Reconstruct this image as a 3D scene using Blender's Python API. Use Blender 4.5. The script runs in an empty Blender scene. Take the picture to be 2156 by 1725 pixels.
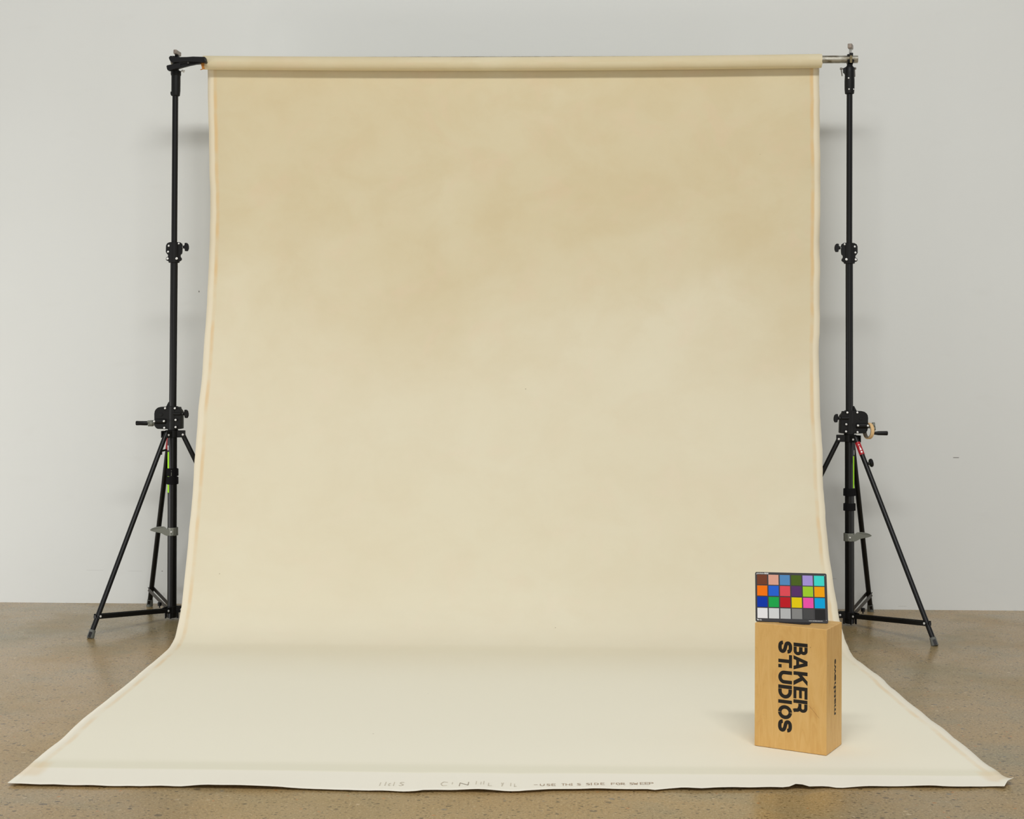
import bpy, bmesh, math, random
from mathutils import Vector, Matrix, noise
random.seed(7)
sc = bpy.context.scene
COL = sc.collection

# ------------------------------------------------------------------ camera
W_PX, H_PX = 2156.0, 1725.0
F = 3000.0                 # focal length in px
PX, PY = 1078.0, 770.0     # principal point (level camera, shifted lens)
YAW, ROLL = 0.031, 0.003
CAM = Vector((0.0, -9.29, 1.572))
RCAM = Matrix.Rotation(YAW, 3, 'Z') @ Matrix.Rotation(math.pi/2, 3, 'X') @ Matrix.Rotation(ROLL, 3, 'Z')
RINV = RCAM.transposed()

def ray(x, y):
    return RCAM @ Vector((x-PX, PY-y, -F))
def ground(x, y, z=0.0):
    d = ray(x, y); t = (z-CAM.z)/d.z
    return CAM + d*t
def at(x, y, Y):
    d = ray(x, y); t = (Y-CAM.y)/d.y
    return CAM + d*t
def proj(p):
    q = RINV @ (Vector(p)-CAM)
    return (PX + F*q.x/(-q.z), PY - F*q.y/(-q.z))
def ppm(p):
    q = RINV @ (Vector(p)-CAM)
    return F/(-q.z)

cam_d = bpy.data.cameras.new('camera'); cam = bpy.data.objects.new('camera', cam_d); COL.objects.link(cam)
cam_d.sensor_width = 36; cam_d.sensor_fit = 'HORIZONTAL'; cam_d.lens = 36*F/W_PX
cam_d.shift_x = 0.0; cam_d.shift_y = -(H_PX/2-PY)/W_PX
cam.matrix_world = Matrix.Translation(CAM) @ RCAM.to_4x4()
sc.camera = cam

# ------------------------------------------------------------------ helpers
def lin(c):
    def f(v):
        v = v/255.0
        return v/12.92 if v <= 0.04045 else ((v+0.055)/1.055)**2.4
    return tuple(f(v) for v in c)

def mat(name, rgb, rough=0.5, metal=0.0, spec=0.5, k=1.0):
    m = bpy.data.materials.new(name); m.use_nodes = True
    b = m.node_tree.nodes['Principled BSDF']
    c = lin(rgb)
    b.inputs['Base Color'].default_value = (min(c[0]*k, .95), min(c[1]*k, .95), min(c[2]*k, .95), 1)
    b.inputs['Roughness'].default_value = rough
    b.inputs['Metallic'].default_value = metal
    b.inputs['Specular IOR Level'].default_value = spec
    return m

def nodes(m):
    nt = m.node_tree
    return nt, nt.nodes, nt.links, nt.nodes['Principled BSDF']
def mk(nt, typ, **kw):
    n = nt.nodes.new(typ)
    for k, v in kw.items():
        if k in n.inputs: n.inputs[k].default_value = v
        else: setattr(n, k, v)
    return n
def noise_n(nt, vec, scale, detail=4, rough=0.55, dist=0.0):
    n = nt.nodes.new('ShaderNodeTexNoise')
    n.inputs['Scale'].default_value = scale; n.inputs['Detail'].default_value = detail
    n.inputs['Roughness'].default_value = rough; n.inputs['Distortion'].default_value = dist
    nt.links.new(vec, n.inputs['Vector']); return n.outputs['Fac']
def ramp(nt, fac, stops, interp='LINEAR'):
    r = nt.nodes.new('ShaderNodeValToRGB'); r.color_ramp.interpolation = interp
    e = r.color_ramp.elements
    while len(e) < len(stops): e.new(0.5)
    for i, (p, c) in enumerate(stops):
        e[i].position = p; e[i].color = (c if len(c) == 4 else tuple(c)+(1,))
    nt.links.new(fac, r.inputs['Fac']); return r.outputs['Color']
def mixc(nt, fac, a, b, mode='MIX'):
    n = nt.nodes.new('ShaderNodeMix'); n.data_type = 'RGBA'; n.blend_type = mode
    if isinstance(fac, (int, float)): n.inputs[0].default_value = fac
    else: nt.links.new(fac, n.inputs[0])
    for s, i in ((a, 6), (b, 7)):
        if isinstance(s, tuple): n.inputs[i].default_value = s if len(s) == 4 else s+(1,)
        else: nt.links.new(s, n.inputs[i])
    return n.outputs[2]
def math_n(nt, op, a, b=None, c=None, clamp=False):
    n = nt.nodes.new('ShaderNodeMath'); n.operation = op; n.use_clamp = clamp
    for i, s in enumerate((a, b, c)):
        if s is None: continue
        if isinstance(s, (int, float)): n.inputs[i].default_value = s
        else: nt.links.new(s, n.inputs[i])
    return n.outputs[0]
def mapr(nt, v, a, b, c=0.0, d=1.0, smooth=True):
    n = nt.nodes.new('ShaderNodeMapRange')
    if smooth: n.interpolation_type = 'SMOOTHSTEP'
    nt.links.new(v, n.inputs['Value'])
    n.inputs['From Min'].default_value = a; n.inputs['From Max'].default_value = b
    n.inputs['To Min'].default_value = c; n.inputs['To Max'].default_value = d
    return n.outputs['Result']
def bump(nt, h, strength, dist, bsdf):
    n = nt.nodes.new('ShaderNodeBump'); n.inputs['Strength'].default_value = strength
    n.inputs['Distance'].default_value = dist
    nt.links.new(h, n.inputs['Height']); nt.links.new(n.outputs['Normal'], bsdf.inputs['Normal'])
def scaled(nt, vec, s):
    n = nt.nodes.new('ShaderNodeMapping'); n.inputs['Scale'].default_value = s
    nt.links.new(vec, n.inputs['Vector']); return n.outputs['Vector']

def obj(name, bm, m, parent=None, smooth=False, label=None, bevel=0.0, seg=2):
    me = bpy.data.meshes.new(name); bm.normal_update()
    bmesh.ops.recalc_face_normals(bm, faces=bm.faces)
    bm.to_mesh(me); bm.free()
    o = bpy.data.objects.new(name, me); COL.objects.link(o)
    me.materials.append(m)
    if smooth:
        for p in me.polygons: p.use_smooth = True
        try: me.set_sharp_from_angle(angle=math.radians(38))
        except Exception: pass
    if bevel:
        md = o.modifiers.new('bevel', 'BEVEL'); md.width = bevel; md.segments = seg; md.limit_method = 'ANGLE'
        md.angle_limit = math.radians(40)
    if parent:
        o.parent = parent
        o.matrix_parent_inverse = parent_mat(parent).inverted()
    if label: o['label'] = label
    return o
def parent_mat(p):
    m = p.matrix_basis.copy()
    q = p
    while q.parent:
        m = q.parent.matrix_basis @ q.matrix_parent_inverse @ m if False else m
        q = q.parent
    # things are unrotated empties / identity meshes: only translation matters
    t = Vector(p.location)
    if p.parent is not None: t = Vector((0, 0, 0)) if p.type == 'MESH' else t
    return Matrix.Translation(t)
def thing(name, label, cat, loc, group=None):
    o = bpy.data.objects.new(name, None); COL.objects.link(o); o.location = loc
    o.empty_display_size = 0.1
    o['label'] = label; o['category'] = cat
    if group: o['group'] = group
    return o

def basis(axis):
    a = Vector(axis).normalized()
    h = Vector((0, 0, 1)) if abs(a.z) < 0.9 else Vector((1, 0, 0))
    u = a.cross(h).normalized(); v = a.cross(u).normalized()
    return a, u, v
def add_tube(bm, p0, p1, r0, r1=None, n=24, caps=True, hollow=0.0):
    if r1 is None: r1 = r0
    p0, p1 = Vector(p0), Vector(p1)
    a, u, v = basis(p1-p0)
    rings = []
    for p, r in ((p0, r0), (p1, r1)):
        rings.append([bm.verts.new(p + (u*math.cos(t)+v*math.sin(t))*r) for t in (2*math.pi*i/n for i in range(n))])
    for i in range(n):
        j = (i+1) % n
        bm.faces.new((rings[0][i], rings[0][j], rings[1][j], rings[1][i]))
    if hollow:
        inner = []
        for p, r in ((p0, r0-hollow), (p1, r1-hollow)):
            inner.append([bm.verts.new(p + (u*math.cos(t)+v*math.sin(t))*r) for t in (2*math.pi*i/n for i in range(n))])
        for i in range(n):
            j = (i+1) % n
            bm.faces.new((inner[0][i], inner[1][i], inner[1][j], inner[0][j]))
            bm.faces.new((rings[0][i], inner[0][i], inner[0][j], rings[0][j]))
            bm.faces.new((rings[1][i], rings[1][j], inner[1][j], inner[1][i]))
    elif caps:
        bm.faces.new(rings[0]); bm.faces.new(rings[1])
def add_lathe(bm, p0, axis, prof, n=24):
    """prof: list of (distance along axis, radius)"""
    a, u, v = basis(axis); p0 = Vector(p0)
    rings = []
    for d, r in prof:
        rings.append([bm.verts.new(p0 + a*d + (u*math.cos(t)+v*math.sin(t))*max(r, 1e-5)) for t in (2*math.pi*i/n for i in range(n))])
    for k in range(len(rings)-1):
        for i in range(n):
            j = (i+1) % n
            bm.faces.new((rings[k][i], rings[k][j], rings[k+1][j], rings[k+1][i]))
    bm.faces.new(rings[0]); bm.faces.new(rings[-1])
def add_bar(bm, p0, p1, w, h, up=(0, 0, 1)):
    """rectangular bar: w along side axis, h along up-ish axis"""
    p0, p1 = Vector(p0), Vector(p1); a = (p1-p0).normalized()
    s = a.cross(Vector(up)).normalized(); t = s.cross(a).normalized()
    vs = []
    for p in (p0, p1):
        for i, j in ((-1, -1), (1, -1), (1, 1), (-1, 1)):
            vs.append(bm.verts.new(p + s*(w/2*i) + t*(h/2*j)))
    for f in ((0, 1, 2, 3), (7, 6, 5, 4), (0, 4, 5, 1), (1, 5, 6, 2), (2, 6, 7, 3), (3, 7, 4, 0)):
        bm.faces.new([vs[i] for i in f])
def add_prism(bm, pts, off):
    """pts: list of 3D points of a planar outline, extruded by the vector off"""
    off = Vector(off)
    a = [bm.verts.new(Vector(p)) for p in pts]; b = [bm.verts.new(Vector(p)+off) for p in pts]
    n = len(pts)
    bm.faces.new(a); bm.faces.new(list(reversed(b)))
    for i in range(n):
        j = (i+1) % n
        bm.faces.new((a[i], b[i], b[j], a[j]))
def BM(): return bmesh.new()

# ------------------------------------------------------------------ materials
K = 1.0 / 0.80            # photographed colour -> albedo under the room light
def canvas_material():
    m = mat('canvas', (220, 205, 172), 0.9, 0, 0.15)
    nt, N, L, b = nodes(m)
    uv = mk(nt, 'ShaderNodeUVMap').outputs['UV']      # metres: u across from left edge, v down from the rod
    sep = nt.nodes.new('ShaderNodeSeparateXYZ'); L.new(uv, sep.inputs[0])
    u, v = sep.outputs[0], sep.outputs[1]
    big = noise_n(nt, uv, 0.8, 6, 0.55, 0.3)
    med = noise_n(nt, scaled(nt, uv, (1, 1, 1)), 2.6, 8, 0.6, 0.5)
    fine = noise_n(nt, uv, 14, 5, 0.6)
    pk = noise_n(nt, scaled(nt, uv, (1.3, 1.1, 1)), 3.1, 5, 0.55, 0.8)
    c0 = ramp(nt, big, [(0.22, CAN[0]), (0.52, CAN[1]), (0.80, CAN[2])])
    c1 = mixc(nt, mapr(nt, med, 0.38, 0.66, 0, 0.5), c0, CAN[3])
    c2 = mixc(nt, mapr(nt, pk, 0.52, 0.72, 0, 0.32), c1, CAN[4])
    c2 = mixc(nt, mapr(nt, fine, 0.35, 0.7, 0, 0.10), c2, CAN[5])
    # paler towards the floor end: paint tone plus floor light put into the colour
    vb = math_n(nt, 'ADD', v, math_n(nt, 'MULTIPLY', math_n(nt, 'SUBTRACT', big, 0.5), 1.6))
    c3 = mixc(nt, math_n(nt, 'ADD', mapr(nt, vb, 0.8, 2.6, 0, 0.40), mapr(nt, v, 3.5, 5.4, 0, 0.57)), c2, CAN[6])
    # raw unpainted margins beyond the seam, ochre run along it
    ew = math_n(nt, 'MULTIPLY', math_n(nt, 'SUBTRACT', noise_n(nt, uv, 2.0, 3), 0.5), 0.012)
    uu = math_n(nt, 'ADD', math_n(nt, 'MINIMUM', u, math_n(nt, 'SUBTRACT', CW, u)), ew)
    hem = mapr(nt, uu, 0.030, 0.042, 1, 0)
    bot = mapr(nt, math_n(nt, 'SUBTRACT', CL, v), 0.175, 0.19, 1, 0)
    hemf = math_n(nt, 'MAXIMUM', hem, bot)
    c4 = mixc(nt, math_n(nt, 'MULTIPLY', hem, 0.6), c3, kc(229, 217, 190, (1, 1, 1)))
    c4 = mixc(nt, math_n(nt, 'MULTIPLY', hemf, math_n(nt, 'ADD', 0.12, math_n(nt, 'MULTIPLY', mapr(nt, v, 3.9, 5.2), 0.5))), c4, CAN[7])
    c4 = mixc(nt, math_n(nt, 'MULTIPLY', bot, 0.5), c4, CAN[7])
    st = math_n(nt, 'MULTIPLY', mapr(nt, uu, 0.030, 0.042), mapr(nt, uu, 0.048, 0.064, 1, 0))
    stn = mapr(nt, noise_n(nt, scaled(nt, uv, (0.3, 1, 1)), 3.2, 4), 0.36, 0.62, 0.15, 1)
    stf = math_n(nt, 'MULTIPLY', math_n(nt, 'MULTIPLY', st, stn), math_n(nt, 'SUBTRACT', 0.62, math_n(nt, 'MULTIPLY', v, 0.05)))
    stf = math_n(nt, 'MULTIPLY', stf, math_n(nt, 'SUBTRACT', 1.0, bot))
    c5 = mixc(nt, stf, c4, CAN[8])
    # darker band inside the bottom hem: a wrinkle's shade put into the colour
    bl = math_n(nt, 'MULTIPLY', mapr(nt, math_n(nt, 'SUBTRACT', CL, v), 0.18, 0.20), mapr(nt, math_n(nt, 'SUBTRACT', CL, v), 0.22, 0.34, 1, 0))
    c6 = mixc(nt, math_n(nt, 'MULTIPLY', bl, 0.35), c5, CAN[9])
    cm = math_n(nt, 'MULTIPLY', mapr(nt, uu, 0.06, 0.10, 1, 0), mapr(nt, math_n(nt, 'ABSOLUTE', math_n(nt, 'SUBTRACT', math_n(nt, 'SUBTRACT', CL, v), 0.17)), 0.05, 0.11, 1, 0))
    c6 = mixc(nt, math_n(nt, 'MULTIPLY', cm, 0.38), c6, kc(226, 196, 150))
    # a few specks
    vor = nt.nodes.new('ShaderNodeTexVoronoi'); vor.inputs['Scale'].default_value = 4.2; L.new(uv, vor.inputs['Vector'])
    sp = mapr(nt, vor.outputs['Distance'], 0.012, 0.022, 1, 0)
    sp = math_n(nt, 'MULTIPLY', sp, mapr(nt, noise_n(nt, uv, 1.7, 2), 0.48, 0.55))
    c7 = mixc(nt, math_n(nt, 'MULTIPLY', sp, 0.5), c6, CAN[10])
    L.new(c7, b.inputs['Base Color'])
    weave = nt.nodes.new('ShaderNodeTexNoise'); weave.inputs['Scale'].default_value = 160; L.new(uv, weave.inputs['Vector'])
    bump(nt, weave.outputs['Fac'], 0.12, 0.002, b)
    return m
def kc(r, g, b_, kk=(.945, .985, 1.03)):
    c = lin((r, g, b_)); return tuple(min(v*KC*q, .93) for v, q in zip(c, kk))+(1,)
KC = 1.05
CW, CL = 3.76, 7.3
CAN = [kc(214, 195, 155), kc(217, 201, 164), kc(221, 207, 173), kc(211, 191, 150), kc(222, 196, 162), kc(219, 205, 170),
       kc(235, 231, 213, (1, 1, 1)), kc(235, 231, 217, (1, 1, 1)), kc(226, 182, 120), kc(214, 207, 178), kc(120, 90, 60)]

def concrete_material():
    m = mat('polished_concrete', (160, 146, 120), 0.35, 0, 0.35)
    nt, N, L, b = nodes(m)
    co = mk(nt, 'ShaderNodeTexCoord').outputs['Object']
    big = noise_n(nt, scaled(nt, co, (1, 1.5, 1)), 0.55, 6, 0.6, 0.6)
    med = noise_n(nt, scaled(nt, co, (1, 1.3, 1)), 2.3, 7, 0.62, 0.4)
    c = ramp(nt, big, [(0.30, lin((136, 127, 100))), (0.46, lin((158, 137, 103))), (0.62, lin((167, 142, 105))), (0.78, lin((175, 153, 117)))])
    c = mixc(nt, mapr(nt, med, 0.48, 0.70, 0, 0.40), c, lin((128, 126, 106)))
    c = mixc(nt, mapr(nt, noise_n(nt, co, 1.4, 5, 0.6, 0.8), 0.55, 0.75, 0, 0.5), c, lin((178, 150, 112)))
    grit = noise_n(nt, scaled(nt, co, (1, 1.4, 1)), 75, 4, 0.75)
    c = mixc(nt, mapr(nt, grit, 0.50, 0.66, 0, 0.75), c, lin((104, 90, 64)))
    c = mixc(nt, mapr(nt, noise_n(nt, co, 110, 3, 0.7), 0.54, 0.68, 0, 0.65), c, lin((208, 192, 158)))
    wear = mapr(nt, noise_n(nt, co, 0.8, 4), 0.38, 0.58)
    def specks(scale, r0, r1, colr, amt, off, thin=0.0, c_in=None):
        v = nt.nodes.new('ShaderNodeTexVoronoi'); v.inputs['Scale'].default_value = scale
        mp = nt.nodes.new('ShaderNodeMapping'); mp.inputs['Location'].default_value = (off, off*1.7, 0)
        mp.inputs['Scale'].default_value = (1, 1.25, 1)
        L.new(co, mp.inputs['Vector'])
        dn = nt.nodes.new('ShaderNodeTexNoise'); dn.inputs['Scale'].default_value = scale*2.0
        L.new(mp.outputs[0], dn.inputs['Vector'])
        ad = nt.nodes.new('ShaderNodeMix'); ad.data_type = 'VECTOR'; ad.inputs[0].default_value = 0.012
        L.new(mp.outputs[0], ad.inputs[4]); L.new(dn.outputs['Color'], ad.inputs[5])
        L.new(ad.outputs[1], v.inputs['Vector'])
        sepc = nt.nodes.new('ShaderNodeSeparateColor'); L.new(v.outputs['Color'], sepc.inputs[0])
        size = math_n(nt, 'MULTIPLY', sepc.outputs[0], r1)
        d = math_n(nt, 'SUBTRACT', v.outputs['Distance'], size)
        f = mapr(nt, d, -0.04, 0.04, 1, 0)
        keep = math_n(nt, 'GREATER_THAN', sepc.outputs[1], thin)
        f = math_n(nt, 'MULTIPLY', math_n(nt, 'MULTIPLY', f, keep), amt)
        return mixc(nt, f, c_in, colr)
    c = specks(64, 0, 0.36, lin((88, 74, 50)), 0.85, 0.3, 0.35, c)
    c = specks(36, 0, 0.32, lin((74, 62, 44)), 0.85, 3.1, 0.6, c)
    c = specks(16, 0, 0.24, lin((86, 74, 60)), 0.75, 7.7, 0.8, c)
    c = specks(30, 0, 0.26, lin((190, 128, 84)), 0.6, 5.3, 0.88, c)
    c = specks(26, 0, 0.24, lin((208, 190, 160)), 0.6, 9.3, 0.86, c)
    c = specks(22, 0, 0.24, lin((96, 100, 100)), 0.6, 12.3, 0.86, c)
    hs = nt.nodes.new('ShaderNodeHueSaturation'); hs.inputs['Value'].default_value = FLOOR_V; hs.inputs['Saturation'].default_value = 1.14
    L.new(c, hs.inputs['Color'])
    L.new(hs.outputs[0], b.inputs['Base Color'])
    r = mapr(nt, noise_n(nt, co, 1.6, 5, 0.6), 0.35, 0.7, 0.20, 0.36)
    L.new(r, b.inputs['Roughness'])
    bump(nt, grit, 0.06, 0.003, b)
    return m
FLOOR_V = 0.98

def wall_material(marks):
    m = mat('painted_wall', (206, 205, 200), 0.75, 0, 0.25)
    nt, N, L, b = nodes(m)
    co = mk(nt, 'ShaderNodeTexCoord').outputs['Object']
    sep = nt.nodes.new('ShaderNodeSeparateXYZ'); L.new(co, sep.inputs[0])
    x, z = sep.outputs[0], sep.outputs[2]
    base = WALLC
    c = mixc(nt, mapr(nt, noise_n(nt, co, 0.7, 4), 0.35, 0.7, 0, 0.35), base, WALLC2)
    c = mixc(nt, mapr(nt, noise_n(nt, scaled(nt, co, (1, 1, 3)), 3.0, 5), 0.58, 0.75, 0, 0.05), c, lin((190, 186, 176)))
    for (mx, mz, hw, hh, a) in marks:
        dx = math_n(nt, 'DIVIDE', math_n(nt, 'ABSOLUTE', math_n(nt, 'SUBTRACT', x, mx)), hw)
        dz = math_n(nt, 'DIVIDE', math_n(nt, 'ABSOLUTE', math_n(nt, 'SUBTRACT', z, mz)), hh)
        f = mapr(nt, math_n(nt, 'MAXIMUM', dx, dz), 0.7, 1.0, a, 0)
        c = mixc(nt, f, c, lin((70, 62, 50)))
    L.new(c, b.inputs['Base Color'])
    bump(nt, noise_n(nt, co, 60, 4), 0.08, 0.003, b)
    return m
WALLC, WALLC2 = lin((219, 221, 217)), lin((214, 215, 210))

def wood_material():
    m = mat('birch_plywood', (208, 164, 100), 0.45, 0, 0.35)
    nt, N, L, b = nodes(m)
    co = mk(nt, 'ShaderNodeTexCoord').outputs['Object']
    g = noise_n(nt, scaled(nt, co, (9, 9, 1.6)), 3.0, 6, 0.6, 1.5)
    g2 = noise_n(nt, scaled(nt, co, (30, 30, 3)), 5.0, 4, 0.6, 0.6)
    c = ramp(nt, g, [(0.30, lin((205, 158, 90))), (0.5, lin((213, 170, 101))), (0.7, lin((218, 177, 111)))])
    c = mixc(nt, mapr(nt, g2, 0.52, 0.78, 0, 0.22), c, lin((196, 146, 84)))
    v = nt.nodes.new('ShaderNodeTexVoronoi'); v.inputs['Scale'].default_value = 24; L.new(scaled(nt, co, (1, 1, .7)), v.inputs['Vector'])
    sp = math_n(nt, 'MULTIPLY', mapr(nt, v.outputs['Distance'], 0.03, 0.06, 1, 0), mapr(nt, noise_n(nt, co, 9, 2), 0.52, 0.6))
    c = mixc(nt, math_n(nt, 'MULTIPLY', sp, 0.6), c, lin((96, 62, 30)))
    sc_ = noise_n(nt, scaled(nt, co, (1, 1, 1)), 26, 6, 0.75, 2.2)
    c = mixc(nt, mapr(nt, sc_, 0.60, 0.74, 0, 0.42), c, lin((150, 104, 56)))
    L.new(c, b.inputs['Base Color'])
    bump(nt, g2, 0.05, 0.002, b)
    return m

M = {}
M['black'] = mat('black_metal', (13, 13, 12), 0.38, 0.0, 0.32)
M['cast'] = mat('black_casting', (14, 14, 13), 0.5, 0.0, 0.28)
M['plastic'] = mat('black_plastic', (12, 11, 11), 0.42, 0.0, 0.3)
M['fabric'] = mat('black_webbing', (14, 13, 14), 0.85, 0.0, 0.2)
M['rubber'] = mat('grey_rubber', (98, 100, 94), 0.6, 0.0, 0.35)
M['greycast'] = mat('grey_aluminium', (122, 124, 114), 0.45, 0.3, 0.4)
M['bolt'] = mat('bright_bolt', (226, 226, 222), 0.35, 0.25, 0.6)
M['steel'] = mat('galvanised_pipe', (176, 172, 158), 0.34, 0.75, 0.5)
M['handle'] = mat('worn_steel', (150, 138, 126), 0.4, 0.6, 0.5)
M['strap_grey'] = mat('brace_metal', (58, 54, 50), 0.5, 0.2, 0.4)
M['green'] = mat('yellow_green_tape', (165, 235, 10), 0.5, 0, 0.3)
M['red'] = mat('red_sticker', (170, 22, 34), 0.4, 0, 0.4)
M['navy'] = mat('navy_sticker', (34, 34, 52), 0.45, 0, 0.4)
M['white'] = mat('white_print', (236, 238, 236), 0.5, 0, 0.3)
M['ink'] = mat('black_stencil_paint', (30, 26, 20), 0.5, 0, 0.3)
M['pencil'] = mat('brown_marker', (160, 134, 108), 0.9, 0, 0.1)
M['pencil2'] = mat('faint_grey_marker', (206, 198, 180), 0.9, 0, 0.1)
M['pencil3'] = mat('grey_marker', (168, 158, 142), 0.9, 0, 0.1)
M['tape'] = mat('masking_tape', (226, 190, 138), 0.7, 0, 0.2)
M['tapecore'] = mat('tape_core', (120, 112, 100), 0.8, 0, 0.2)
M['card'] = mat('brown_cloth_tail', (176, 116, 50), 0.8, 0, 0.2)
M['pin'] = mat('pin_steel', (122, 118, 110), 0.35, 0.5, 0.5)
M['brass'] = mat('dull_brass', (120, 108, 78), 0.45, 0.6, 0.4)
def tubular_steel():
    m = M['steel']; nt, N, L, b = nodes(m)
    co = mk(nt, 'ShaderNodeTexCoord').outputs['Object']
    c = mixc(nt, mapr(nt, noise_n(nt, scaled(nt, co, (3, 8, 8)), 5, 6), 0.4, 0.65), lin((186, 183, 170))+(1,), lin((120, 112, 92))+(1,))
    L.new(c, b.inputs['Base Color'])
tubular_steel()

# ------------------------------------------------------------------ room
wm = at(2013, 964, 0)
def wmk(x, y, w, h, a):
    p = at(x, y, 0); return (p.x, p.z, w/2/322, h/2/322, a)
marks = [wmk(2013, 964, 14, 1.6, .8), wmk(419, 614, 2.4, 4, .8), wmk(200, 1201, 42, 1.3, .14), wmk(284, 1203, 36, 1.3, .12),
         wmk(341.5, 1203, 3, 2, .7), wmk(1756, 1219, 12, 1.2, .3), wmk(345, 1252, 6, 8, .12), wmk(1900, 1277, 20, 1.2, .2)]
M['wall'] = wall_material(marks)
M['floor'] = concrete_material()
M['canvas'] = canvas_material()
M['wood'] = wood_material()
def struct(name, m, x0, x1, y0, y1, z0, z1):
    bm = BM()
    pts = [(x0, y0, z0), (x1, y0, z0), (x1, y1, z0), (x0, y1, z0)]
    add_prism(bm, pts, (0, 0, z1-z0))
    o = obj(name, bm, m); o['kind'] = 'structure'; return o
struct('floor', M['floor'], -8, 8, -13, 0.2, -0.12, 0.0)
struct('wall_back', M['wall'], -8, 8, 0.0, 0.2, 0.0, 6.0)

# ------------------------------------------------------------------ canvas backdrop
YR = CAM.y + 8.72                      # rod plane
def interp(tab, t):
    if t <= tab[0][0]: return tab[0][1]
    for (a, va), (b, vb) in zip(tab, tab[1:]):
        if t <= b: return va + (vb-va)*(t-a)/(b-a)
    return tab[-1][1]
LE = [(150,437),(200,437.5),(270,439),(350,440.5),(400,442),(450,442.5),(480,441.7),(537,439.8),(630,436),(691,431.8),(781,425.8),
      (871,417),(932,412.5),(1000,407.7),(1046,404.7),(1093,400.5),(1139,396.6),(1186,392),(1232,387.5),(1278,382),(1300,378.5),(1325,373),
      (1343.7,368.2),(1353,364),(1362,358.5),(1371,351),(1385,334),(1416,297.7),(1458,247),(1511,178.6),(1559,128),(1579.6,100.8),(1614,60.7),(1640,34),(1653,20.6),(1700,-40)]
RE = [(150,1724),(200,1725.6),(300,1726.3),(450,1727),(540,1725.8),(660,1725.8),(721,1724.6),(751,1725),(781,1724.3),(841,1726),
      (871,1727),(902,1728.8),(932,1730.6),(962,1731.8),(1000,1733),(1046,1735.3),(1093,1738.6),(1139,1743.5),(1186,1748.8),(1232,1755.7),(1278,1763),
      (1301,1767.3),(1325,1773),(1348,1779.5),(1369,1787),(1382.7,1795),(1404.4,1822.4),(1424,1850),(1453.7,1882),(1476.6,1909.5),(1485.7,1921),
      (1516.6,1960),(1540.7,1992),(1568,2026),(1607,2072),(1641.4,2117.8),(1653,2132.7),(1700,2190)]
BE = [(20.6,1653),(45,1654.5),(229,1657.5),(420,1659),(600,1662),(760,1666.7),(830,1668),(876,1670.5),(900,1667.5),(1000,1667.5),(1090,1669.7),
      (1125,1668),(1160,1665.5),(1250,1664.5),(1360,1664.8),(1376,1666.3),(1395,1664),(1430,1662.5),(1470,1664.8),(1500,1662.8),(1640,1662.5),
      (1655,1662.4),(1666,1661.2),(1677,1660.4),(1688,1661.0),(1700,1661.8),(1740,1658.6),(1763,1661),(1854.5,1658.6),(1900,1658),(2037.7,1659.7),(2097,1657.5),(2116.7,1661.3),(2132.7,1653)]
# profile: depth from the camera and height (metres), rod to front hem
PROF = [(8.768,3.43),(8.772,3.2),(8.775,2.9),(8.775,2.6),(8.77,2.3),(8.752,2.03),(8.72,1.775),(8.668,1.48),(8.60,1.2),(8.51,0.919),(8.43,0.68),
        (8.325,0.42),(8.20,0.215),(8.12,0.125),(8.04,0.062),(7.95,0.022),(7.86,0.006),(7.70,0.003),(7.3,0.003),(6.8,0.003),(6.3,0.003),(5.8,0.003),(5.5,0.003),(5.345,0.004)]
def catmull(pts, n):
    out = []
    P = [pts[0]]+pts+[pts[-1]]
    for i in range(1, len(P)-2):
        p0, p1, p2, p3 = P[i-1], P[i], P[i+1], P[i+2]
        for k in range(n):
            t = k/n
            out.append(tuple(0.5*((2*b)+(-a+c)*t+(2*a-5*b+4*c-d)*t*t+(-a+3*b-3*c+d)*t**3) for a, b, c, d in zip(p0, p1, p2, p3)))
    out.append(pts[-1]); return out
prof = catmull([(CAM.y+d, z) for d, z in PROF], 7)
prof = [(y, max(z, 0.003)) for y, z in prof]
def solve_x(Y, z, edge, lo, hi):
    for _ in range(40):
        mid = (lo+hi)/2; px, py = proj((mid, Y, z))
        if px < interp(edge, py): lo = mid
        else: hi = mid
    return (lo+hi)/2
S = [0.0]
for a, b in zip(prof, prof[1:]): S.append(S[-1]+math.hypot(b[0]-a[0], b[1]-a[1]))
CLEN = S[-1]
NU = 150
bm = BM(); uvl = bm.loops.layers.uv.new('UVMap')
rows = []; uvs = []
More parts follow.
